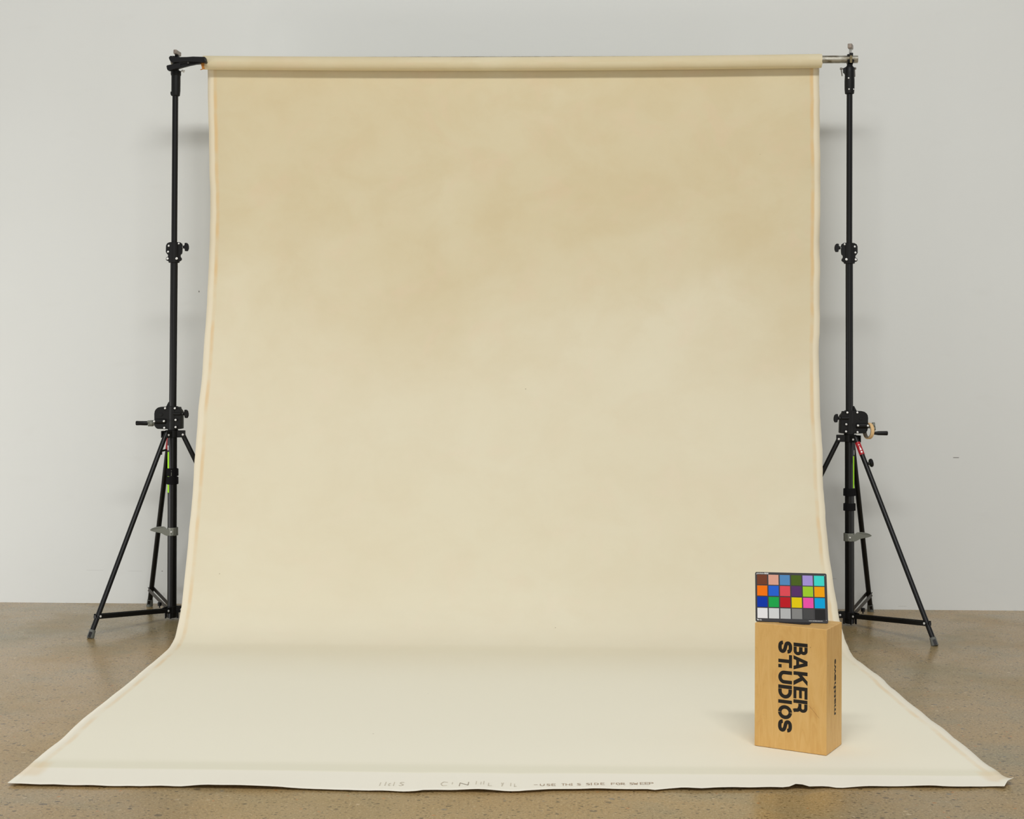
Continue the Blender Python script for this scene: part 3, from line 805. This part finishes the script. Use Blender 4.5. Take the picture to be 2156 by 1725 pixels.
            E('locking_screw', bm, M['pin'], cst, smooth=True, label='bright T-shaped locking screw')
        for x, y, dd in ((1784.7,166.3,-.029), (1785.7,189.5,-.028), (1795.5,189.3,-.021)):
            bm = BM(); add_lathe(bm, PR(x, y, dd+.002), (0 if x < 1790 else .7, -1, 0), [(0, 1.7*U), (.003, 1.6*U), (.0045, 1*U)], 12); E('bolt', bm, M['bolt'], cst, smooth=True, label='bright bolt head')
    return root

make_stand(-1, 'black wind-up tripod stand to the left of the canvas, winch crank pointing left')
make_stand(1, 'black wind-up tripod stand to the right of the canvas, masking tape on its crank')

# ------------------------------------------------------------------ pipe clamps on the stand tops
def super_clamp(cx, label, left):
    c = Vector((cx, YR, BARZ(cx)))
    root = thing('pipe_clamp', label, 'clamp', c, 'metal pipe clamps holding the crossbar ends')
    U = 1/345.0; w = 0.016
    bm = BM()
    r0 = 8.3*U
    # C-shaped body: back half ring and lower jaw, cut as an arc section extruded along the bar
    prof_o = []; prof_i = []
    for k in range(15):
        a = math.radians(-165+k*(240/14.0))     # from lower front, round the back, to upper front
        prof_o.append((math.cos(a)*(r0+0.009), math.sin(a)*(r0+0.009))); prof_i.append((math.cos(a)*r0, math.sin(a)*r0))
    pts = [(cx-w, YR+a, c.z+b) for a, b in prof_o+prof_i[::-1]]
    vs = [[bm.verts.new((x+dx, y, z)) for (x, y, z) in pts] for dx in (0, 2*w)]
    n = len(pts); h = 15
    for i in range(n):
        j = (i+1) % n
        bm.faces.new((vs[0][i], vs[0][j], vs[1][j], vs[1][i]))
    for side_v in vs:
        for i in range(h-1):
            bm.faces.new((side_v[i], side_v[i+1], side_v[n-2-i], side_v[n-1-i]))
    add_bar(bm, (cx, YR-0.004, c.z-r0-0.009), (cx, YR-0.004, c.z-r0-0.017), 2*w*0.8, 0.032, (0, 1, 0))
    add_bar(bm, (cx-w, YR-0.02, c.z-r0*0.55), (cx-w*.35, YR-0.03, c.z-r0*0.55), 0.014, 0.014)
    add_bar(bm, (cx+w*.35, YR-0.03, c.z-r0*0.55), (cx+w, YR-0.02, c.z-r0*0.55), 0.014, 0.014)
    add_bar(bm, (cx-0.005, YR, c.z+r0+0.004), (cx+w, YR, c.z+r0+0.004), 0.034, 0.018)
    add_bar(bm, (cx-w*1.15, YR-0.012, c.z+r0+0.000), (cx, YR-0.012, c.z+r0-0.004), 0.02, 0.010)
    body = obj('clamp_body', bm, M['cast'], root, smooth=True, bevel=0.0015)
    bm = BM()
    add_bar(bm, (cx, YR-0.032, c.z-r0-0.004), (cx, YR-0.032, c.z+r0*0.7), 0.006, 0.014, (1, 0, 0))
    obj('jaw_insert', bm, M['brass'], body, bevel=0.001, label='dull brass-coloured jaw screw')
    bm = BM()
    z0 = c.z+r0+0.006
    add_tube(bm, (cx, YR, z0), (cx+(0.004 if not left else 0.008), YR, z0+0.026), 3.2*U, n=16)
    sh = obj('screw_shaft', bm, M['bolt'], root, smooth=True, label='bright threaded shaft')
    bm = BM()
    if left:
        a = at(368.2, 108.6, YR-0.05); b = at(378.5, 115.0, YR+0.04)
        add_bar(bm, a, b, 0.021, 0.026)
    else:
        a = at(1789.2, 96.4, YR-0.05); b = at(1792.2, 100.2, YR+0.03)
        add_bar(bm, a, b, 0.026, 0.028)
    obj('clamp_handle', bm, M['handle'], root, smooth=True, bevel=0.004, label='worn silver bar handle')
super_clamp(at(371, 128, YR).x, 'pipe clamp with slanting silver handle on top of the left stand', True)
super_clamp(at(1789.5, 125, YR).x, 'pipe clamp with upright silver handle gripping the bare pipe at right', False)

# ------------------------------------------------------------------ spring clamp on the roll
sp_root = thing('spring_clamp', 'black plastic spring clamp biting the left end of the canvas roll', 'clamp', at(395, 132, YR-0.06))
def pl_out(bm, pts, y0, y1):
    P3 = [at(x, y, YR-0.055) for x, y in pts]
    add_prism(bm, [Vector((p.x, y0, p.z)) for p in P3], (0, y1-y0, 0))
bm = BM()
pl_out(bm, [(357,122.5),(360,119),(363.5,118.8),(366,121),(375,121.6),(395,121.3),(408,120.4),(425,120.9),(433,121),(434.6,124),(436,131),(435,132.6),(420,132.3),(395,131.8),(378,132.6),(364,133.2),(360.5,131),(358,126)], YR-0.076, YR-0.040)
pl_out(bm, [(431,122),(436,131),(435,133),(430,133)], YR-0.08, YR-0.036)
up = obj('upper_jaw', bm, M['plastic'], sp_root, bevel=0.003)
bm = BM()
pl_out(bm, [(352,140.5),(353.5,138.8),(372,134.6),(381,133.4),(381.5,143.6),(369,146.8),(358,149.8),(354.5,149.2),(353,146)], YR-0.074, YR-0.042)
pl_out(bm, [(380,133.4),(385,133),(397,132.2),(424,131.4),(423,134),(400,138.6),(380,144)], YR-0.064, YR-0.050)
pl_out(bm, [(380,133.4),(424,131.4),(423,133),(400,134.5),(380,136)], YR-0.070, YR-0.044)
pl_out(bm, [(380,141.5),(400,137),(423,132.5),(423,134),(400,138.6),(380,144)], YR-0.070, YR-0.044)
lo = obj('lower_jaw', bm, M['plastic'], sp_root, bevel=0.002)
bm = BM()
q = at(398, 134, YR-0.055)
add_tube(bm, (q.x, YR-0.078, q.z), (q.x, YR-0.036, q.z), 0.006, n=14)
obj('pivot_pin', bm, M['strap_grey'], sp_root, smooth=True)

# ------------------------------------------------------------------ roll of masking tape hanging on the right crank
tc = at(1833.5, 908.5, YR)
tr = thing('tape_roll', 'roll of beige masking tape hung on the crank of the right stand', 'tape', (tc.x, YR, tc.z))
def ring_mesh(ro, ri, wd, cxyz, ax):
    bm = BM(); a, u, v = basis(ax); n = 40
    pr = [(-wd/2, ro), (wd/2, ro), (wd/2, ri), (-wd/2, ri)]
    R = []
    for i in range(n):
        t = 2*math.pi*i/n; e = u*math.cos(t)+v*math.sin(t)
        R.append([bm.verts.new(Vector(cxyz)+a*d+e*r) for d, r in pr])
    for i in range(n):
        j = (i+1) % n
        for k in range(4):
            l = (k+1) % 4
            bm.faces.new((R[i][k], R[j][k], R[j][l], R[i][l]))
    return bm
ax = Vector((1, 0.36, -0.03))
tcx = Vector((at(1828.3, 907.5, YR).x, YR-0.004, at(1828.3, 907.5, YR).z))
obj('tape_winding', ring_mesh(0.0500, 0.0420, 0.020, tcx, ax), M['tape'], tr, smooth=True, bevel=0.001)
obj('tape_core', ring_mesh(0.0420, 0.0390, 0.0215, tcx, ax), M['tapecore'], tr, smooth=True, label='grey cardboard core')

# ------------------------------------------------------------------ apple box
ZF = 0.0052
near = ground(1740, 1592, ZF); lpt = ground(1589.5, 1569.6, ZF); rpt = ground(1772.2, 1566, ZF)
BW, BD, BH = 0.305, 0.203, 0.508
a1 = math.atan2(lpt.y-near.y, lpt.x-near.x)            # along the front, towards the left
a2 = math.atan2(rpt.y-near.y, rpt.x-near.x)
aa = ((a1) + (a2+math.pi/2))/2 if abs(a1-(a2+math.pi/2)) < 1 else a1
print('BOX angles', math.degrees(a1), math.degrees(a2), (lpt-near).length, (rpt-near).length)
ex = Vector((-math.cos(aa), -math.sin(aa), 0))         # left -> right along the front face
ey = Vector((-ex.y, ex.x, 0))                          # into the depth
if ey.y < 0: ey = -ey
FL = near - ex*BW                                      # front-left-bottom corner
BR = Matrix((( ex.x, ey.x, 0, FL.x), (ex.y, ey.y, 0, FL.y), (0, 0, 1, ZF), (0, 0, 0, 1)))
box = thing('apple_box', 'upright birch plywood apple box lettered BAKER ST.UDIOS standing on the canvas', 'box', FL)
def bp(x, y, z): return BR @ Vector((x, y, z))
bm = BM()
add_prism(bm, [bp(0, 0, 0), bp(BW, 0, 0), bp(BW, BD, 0), bp(0, BD, 0)], (0, 0, BH))
obj('box_body', bm, M['wood'], box, bevel=0.003, seg=3)
for q in ((0, 0, 0), (BW, 0, 0), (BW, BD, 0), (0, 0, BH), (BW, 0, BH), (BW, BD, BH)):
    print('box corner', [round(v, 1) for v in proj(bp(*q))])

# stencilled letters: strokes in cap-height units
T_ = 0.255
def ribbon(pts, t=T_, closed=False):
    """flat polygon strips along a polyline, mitred"""
    out = []; n = len(pts)
    L_, R_ = [], []
    for i, p in enumerate(pts):
        a = Vector(pts[max(i-1, 0)]); b = Vector(pts[min(i+1, n-1)]); p = Vector(p)
        d0 = (p-a) if i > 0 else (b-p); d1 = (b-p) if i < n-1 else (p-a)
        d0.normalize(); d1.normalize()
        tdir = (d0+d1).normalized(); nn = Vector((-tdir.y, tdir.x))
        cosv = max(0.6, nn.dot(Vector((-d0.y, d0.x))))
        L_.append(p+nn*(t/2/cosv)); R_.append(p-nn*(t/2/cosv))
    for i in range(n-1): out.append([L_[i], L_[i+1], R_[i+1], R_[i]])
    return out
def rect(x0, y0, x1, y1): return [[Vector((x0, y0)), Vector((x1, y0)), Vector((x1, y1)), Vector((x0, y1))]]
def arc(cx, cy, rx, ry, a0, a1, n=16):
    return [(cx+rx*math.cos(math.radians(a0+(a1-a0)*i/n)), cy+ry*math.sin(math.radians(a0+(a1-a0)*i/n))) for i in range(n+1)]
def sm(pts, n=5): return catmull(pts, n)
h = T_/2
Sp = [(.745,.66),(.72,.78),(.60,.865),(.435,.88),(.27,.86),(.165,.78),(.15,.69),(.19,.60),(.31,.545),(.45,.51),(.60,.465),(.71,.39),(.74,.29),(.69,.185),(.57,.13),(.43,.118),(.26,.14),(.155,.22),(.125,.34)]
STEN = {
 'S': (.87, ribbon(sm(Sp, 4))),
 'T': (.92, rect(0,.775,.92,1)+rect(.335,0,.585,.775)),
 '.': (.24, rect(0,0,.24,.24)),
 'U': (.92, ribbon([(h,1),(h,.42)]+arc(.46,.42,.46-h,.42-h,180,360,16)[1:]+[(.92-h,1)])),
 'D': (.94, rect(0,0,T_,1)+ribbon([(T_+.02,1-h),(.42,1-h)]+arc(.42,.5,.52-h,.5-h,90,-90,18)[1:]+[(T_+.02,h)])),
 'I': (.29, rect(0.01,0,.27,1)),
 'O': (.97, ribbon(arc(.485,.5,.485-h,.51-h,91.5,268.5,24))+ribbon(arc(.485,.5,.485-h,.51-h,88.5,-88.5,24))),
 'B': (.87, rect(0,0,T_,1)+ribbon([(T_+.02,1-h*.9),(.52,1-h*.9)]+arc(.52,.71,.18,.71-.5-h*.0-.03,90,-90,10)[1:]+[(T_+.02,.53)],.225)+ribbon([(T_+.02,.5),(.56,.5)]+arc(.56,.305,.195,.19,90,-90,10)[1:]+[(T_+.02,h*.9)],.225)),
 'A': (1.0, [[Vector((0,0)),Vector((.26,0)),Vector((.54,.83)),Vector((.485,1)),Vector((.345,1))],[Vector((.74,0)),Vector((1,0)),Vector((.655,1)),Vector((.505,1)),Vector((.455,.86))]]+rect(.30,.19,.70,.40)),
 'K': (.97, rect(0,0,T_,1)+[[Vector((T_-.01,.30)),Vector((.95,1)),Vector((.63,1)),Vector((T_-.01,.62))],[Vector((.39,.50)),Vector((.68,0)),Vector((.99,0)),Vector((.58,.68))]]),
 'E': (.83, rect(0,0,T_,1)+rect(T_-.005,0,.83,.215)+rect(T_-.005,.40,.78,.60)+rect(T_-.005,.785,.83,1)),
 'R': (.92, rect(0,0,T_,1)+ribbon([(T_+.02,1-h*.9),(.58,1-h*.9)]+arc(.58,.675,.20,.21,90,-90,12)[1:]+[(T_+.02,.465)],.225)+ribbon([(.50,.45),(.66,.42),(.75,.30),(.77,.12),(.81,0)],.25)),
}
def stencil(txt, spans, u_cap0, cap, s0, unit, name):
    """letters run downwards; their tops point to the right"""
    bm = BM(); 
    for ch, (a, b) in zip(txt, spans):
        wl, polys = STEN[ch]; L0 = s0+a*unit; lw = (b-a)*unit
        for qi, poly in enumerate(polys):
            zoff = 0.0002+0.00001*(qi % 3)
            vs = [bm.verts.new(bp(u_cap0+p.y*cap, -zoff, BH-(L0+p.x/wl*lw))) for p in poly]
            try: bm.faces.new(vs)
            except Exception: pass
    return obj(name, bm, M['ink'], box, label='black stencilled word')
un = 0.3725/1435
stencil('BAKER', [(0,195),(200,425),(450,668),(690,878),(893,1095)], .546*BW, .0592, 0.0655, 0.283/1095, 'stencil_lettering')
stencil('ST.UDIOS', [(0,195),(216,420),(372,426),(470,675),(695,908),(928,990),(1012,1232),(1240,1435)], .335*BW, .0582, 0.0625, un, 'stencil_lettering')

def text_mesh(name, txt, size, mtx, m, parent, width=None, offset=0.0, label=None, sx=1.0):
    cu = bpy.data.curves.new(name+'_curve', 'FONT'); cu.body = txt; cu.size = size; cu.offset = offset
    cu.align_x = 'CENTER'; cu.align_y = 'CENTER'; cu.resolution_u = 3
    to = bpy.data.objects.new(name+'_tmp', cu); COL.objects.link(to)
    bpy.context.view_layer.update()
    dg = bpy.context.evaluated_depsgraph_get()
    me = bpy.data.meshes.new_from_object(to.evaluated_get(dg))
    bpy.data.objects.remove(to); bpy.data.curves.remove(cu)
    xs = [v.co.x for v in me.vertices]; cx = (max(xs)+min(xs))/2; ys = [v.co.y for v in me.vertices]; cy = (max(ys)+min(ys))/2
    k = (width/(max(xs)-min(xs))) if width else sx
    for v in me.vertices: v.co = mtx @ Vector(((v.co.x-cx)*k, v.co.y-cy, 0))
    me.materials.clear(); me.materials.append(m)
    o = bpy.data.objects.new(name, me); COL.objects.link(o)
    o.parent = parent; o.matrix_parent_inverse = parent_mat(parent).inverted()
    if label: o['label'] = label
    return o
# side panel lettering, read from bottom to top
mt = Matrix((( -ey.x*0, -ey.x, ex.x, 0), (0, -ey.y, ex.y, 0), (1, 0, 0, 0), (0, 0, 0, 1)))
pos = bp(BW+0.0004, .525*BD, BH*(1-.495))
mt = Matrix.Translation(pos) @ mt
text_mesh('side_lettering', 'matthews', 0.040, mt, M['ink'], box, width=0.228, offset=0.0012, label='small black stencilled word on the side')
# scratch across the front
bm = BM()
pa, pb = (0.76, 0.62), (0.90, 0.71)
for k in range(1):
    a = bp(pa[0]*BW, -0.0002, BH*(1-pa[1])); b = bp(pb[0]*BW, -0.0002, BH*(1-pb[1]))
    nrm = Vector((0, 0, 0.0006))
    bm.faces.new([bm.verts.new(p) for p in (a-nrm, b-nrm, b+nrm, a+nrm)])
obj('scratch', bm, mat('wood_scratch', (140, 96, 52), .7), box)

# ------------------------------------------------------------------ colour chart
zt = ZF+BH+0.001
cb0 = ground(1590.9, 1308.9, zt); cb1 = ground(1743.8, 1313.2, zt)
print('chart width', (cb1-cb0).length)
cx_ = (cb1-cb0).normalized(); CWD, CHT = (cb1-cb0).length, 0.216
nh = Vector((-cx_.y, cx_.x, 0))
if nh.y < 0: nh = -nh
best = min((abs(proj(cb0+nh*math.sin(t)*CHT+Vector((0, 0, math.cos(t)*CHT)))[1]-1204.8), t) for t in [i*0.005 for i in range(0, 130)])
tilt = best[1]; print('chart tilt', math.degrees(tilt), best[0])
cy_ = nh*math.sin(tilt)+Vector((0, 0, math.cos(tilt))); cn = cx_.cross(cy_)
if cn.y > 0: cn = -cn
chart = thing('colour_chart', 'black colour chart of twenty-four patches leaning back on top of the plywood box', 'colour chart', (cb0+cb1)/2)
def cp(u, v, n=0.0): return cb0 + cx_*(u*CWD) + cy_*((1-v)*CHT) + cn*n     # u right, v down, n towards the viewer
bm = BM(); r = 0.022; pts = []
for (cu_, cv_, a0) in ((r, 1-r*1.35, 180), (1-r, 1-r*1.35, 270), (1-r, r*1.35, 0), (r, r*1.35, 90)):
    for k in range(6):
        a = math.radians(a0+k*18)
        pts.append(cp(cu_+math.cos(a)*r, cv_-math.sin(a)*r*1.35, 0.002))
add_prism(bm, pts, -cn*0.004)
M['board'] = mat('black_board', (38, 36, 38), 0.55, 0, 0.35)
board = obj('board', bm, M['board'], chart)
COLS = [[(112,61,40),(216,160,139),(82,135,185),(73,96,28),(162,145,210),(62,212,200)],
        [(240,115,0),(36,95,205),(218,74,84),(85,48,100),(155,200,42),(236,160,0)],
        [(0,52,165),(22,162,72),(185,22,32),(222,198,0),(232,80,165),(0,160,214)],
        [(226,226,226),(206,209,208),(177,179,178),(130,130,128),(72,72,72),(36,36,36)]]
CNAME = [['dark brown','light salmon','sky blue','olive green','lavender','turquoise'],['orange','royal blue','coral red','dark purple','lime green','amber'],
         ['deep blue','green','red','yellow','pink','cyan'],['white','pale grey','light grey','mid grey','dark grey','black']]
def chart_mat(i, j, c):
    return mat('patch_'+CNAME[i][j].replace(' ', '_'), c, 0.7, 0, 0.15, KP)
KP = 1.03
y0s = [.052, .276, .503, .729]
for i in range(4):
    for j in range(6):
        u0 = .0265+j*.1592; v0 = y0s[i]; bm = BM()
        add_prism(bm, [cp(u0, v0, .0022), cp(u0+.1415, v0, .0022), cp(u0+.1415, v0+.205, .0022), cp(u0, v0+.205, .0022)], cn*0.0006)
        obj('colour_patch', bm, chart_mat(i, j, COLS[i][j]), board, label=CNAME[i][j]+' square')
mB = Matrix((( cx_.x, cy_.x, cn.x, 0), (cx_.y, cy_.y, cn.y, 0), (cx_.z, cy_.z, cn.z, 0), (0, 0, 0, 1)))
def mAt(u, v): return Matrix.Translation(cp(u, v, .0024)) @ mB
text_mesh('chart_title', 'colorchecker', 0.0085, mAt(.073, .027), M['white'], board, width=.107*CWD, offset=0.0001, label='white printed title')
bm = BM(); add_prism(bm, [cp(.130, .015, .0022), cp(.186, .015, .0022), cp(.186, .041, .0022), cp(.130, .041, .0022)], cn*.0003)
obj('title_block', bm, M['white'], board, label='white title block')
text_mesh('chart_title', 'CLASSIC', 0.0060, Matrix.Translation(cn*.0004) @ mAt(.158, .028), M['board'], board, width=.050*CWD, label='dark printed word')
bm = BM(); add_lathe(bm, cp(.032, .966, .002), cn, [(0, .0024), (.0005, .0024)], 14); 
obj('maker_dot', bm, M['white'], board)
text_mesh('maker_name', 'x-rite', 0.0085, mAt(.060, .966), M['white'], board, width=.048*CWD, offset=0.0001, label='white printed word')
bm = BM(); random.seed(3); uu_ = .735
while uu_ < .925:
    wd = random.choice((.002, .0028, .0036)); hh_ = random.choice((.007, .010))
    add_prism(bm, [cp(uu_, .962-hh_/2-(uu_-.735)*.0, .0022), cp(uu_+wd, .962-hh_/2, .0022), cp(uu_+wd, .962+hh_/2, .0022), cp(uu_, .962+hh_/2, .0022)], cn*.0002)
    uu_ += wd+.0009
obj('small_print', bm, M['white'], board, label='row of tiny white print')
for u_, v_ in ((.022, .045), (.973, .048), (.022, .95), (.975, .945)):
    bm = BM(); add_lathe(bm, cp(u_, v_, .002), cn, [(0, .0011), (.0004, .0011)], 8); obj('corner_mark', bm, M['white'], board)
# thin dark strip under the chart's lower edge, then the strut behind
bm = BM()
fp = [ground(x, y, zt) for x, y in ((1640, 1311.3), (1708, 1313.2), (1704, 1315.6), (1690, 1315.4))]
add_prism(bm, fp, (0, 0, 0.004))
obj('dark_strip', bm, M['board'], chart)
bm = BM()
back = [cp(.5, .35, -0.003), cp(.62, .35, -0.003)]
g0 = back[0]+nh*0.07; g0.z = zt; g1 = back[1]+nh*0.07; g1.z = zt
add_prism(bm, [back[0], back[1], g1, g0], nh*0.003)
obj('prop_strut', bm, M['board'], chart)

# ------------------------------------------------------------------ light
w = bpy.data.worlds.new('world'); sc.world = w; w.use_nodes = True
bg = w.node_tree.nodes['Background']; bg.inputs[0].default_value = (0.97, 0.985, 1.0, 1); bg.inputs[1].default_value = 0.325
wt = w.node_tree; wc = wt.nodes.new('ShaderNodeTexCoord'); wsx = wt.nodes.new('ShaderNodeSeparateXYZ')
wt.links.new(wc.outputs['Generated'], wsx.inputs[0])
wr = ramp(wt, wsx.outputs[2], [(0.0, (1.0, 1.0, 1.0)), (0.30, (0.95, 0.96, 0.97)), (0.60, (0.9, 0.91, 0.92)), (1.0, (1.05, 1.06, 1.07))])
wt.links.new(wr, bg.inputs[0])
def area(name, loc, target, sx, sy, power, col=(1, 1, 1)):
    l = bpy.data.lights.new(name, 'AREA'); l.shape = 'RECTANGLE'; l.size = sx; l.size_y = sy; l.energy = power; l.color = col
    o = bpy.data.objects.new(name, l); COL.objects.link(o); o.location = loc
    d = Vector(target)-Vector(loc); o.rotation_euler = d.to_track_quat('-Z', 'Y').to_euler(); return o
area('high_window_band', (0.2, -8.2, 8.1), (0, -1.2, 1.6), 5.5, 0.9, 495, (1.0, 0.99, 0.975))

area('fill_behind_camera', (0.5, -12.5, 2.0), (0, 0, 1.6), 7.0, 3.2, 150, (1.0, 1.0, 1.0))  # unseen broad fill, added to even out the wall from the front
area('fill_left', (-6.3, -3.2, 0.6), (-2.4, 0.0, 0.1), 4.0, 1.0, 108, (1.0, 1.0, 1.0))  # added low fill, brightens the left wall near the floor
area('fill_right', (6.3, -3.3, 0.7), (2.6, 0.0, 0.2), 4.0, 1.1, 46, (1.0, 1.0, 1.0))  # weaker counterpart added on the right, lifts the low wall there

sc.view_settings.view_transform = 'Standard'; sc.view_settings.look = 'None'
sc.view_settings.gamma = 1.0; sc.view_settings.use_curve_mapping = False
sc.view_settings.exposure = -0.08
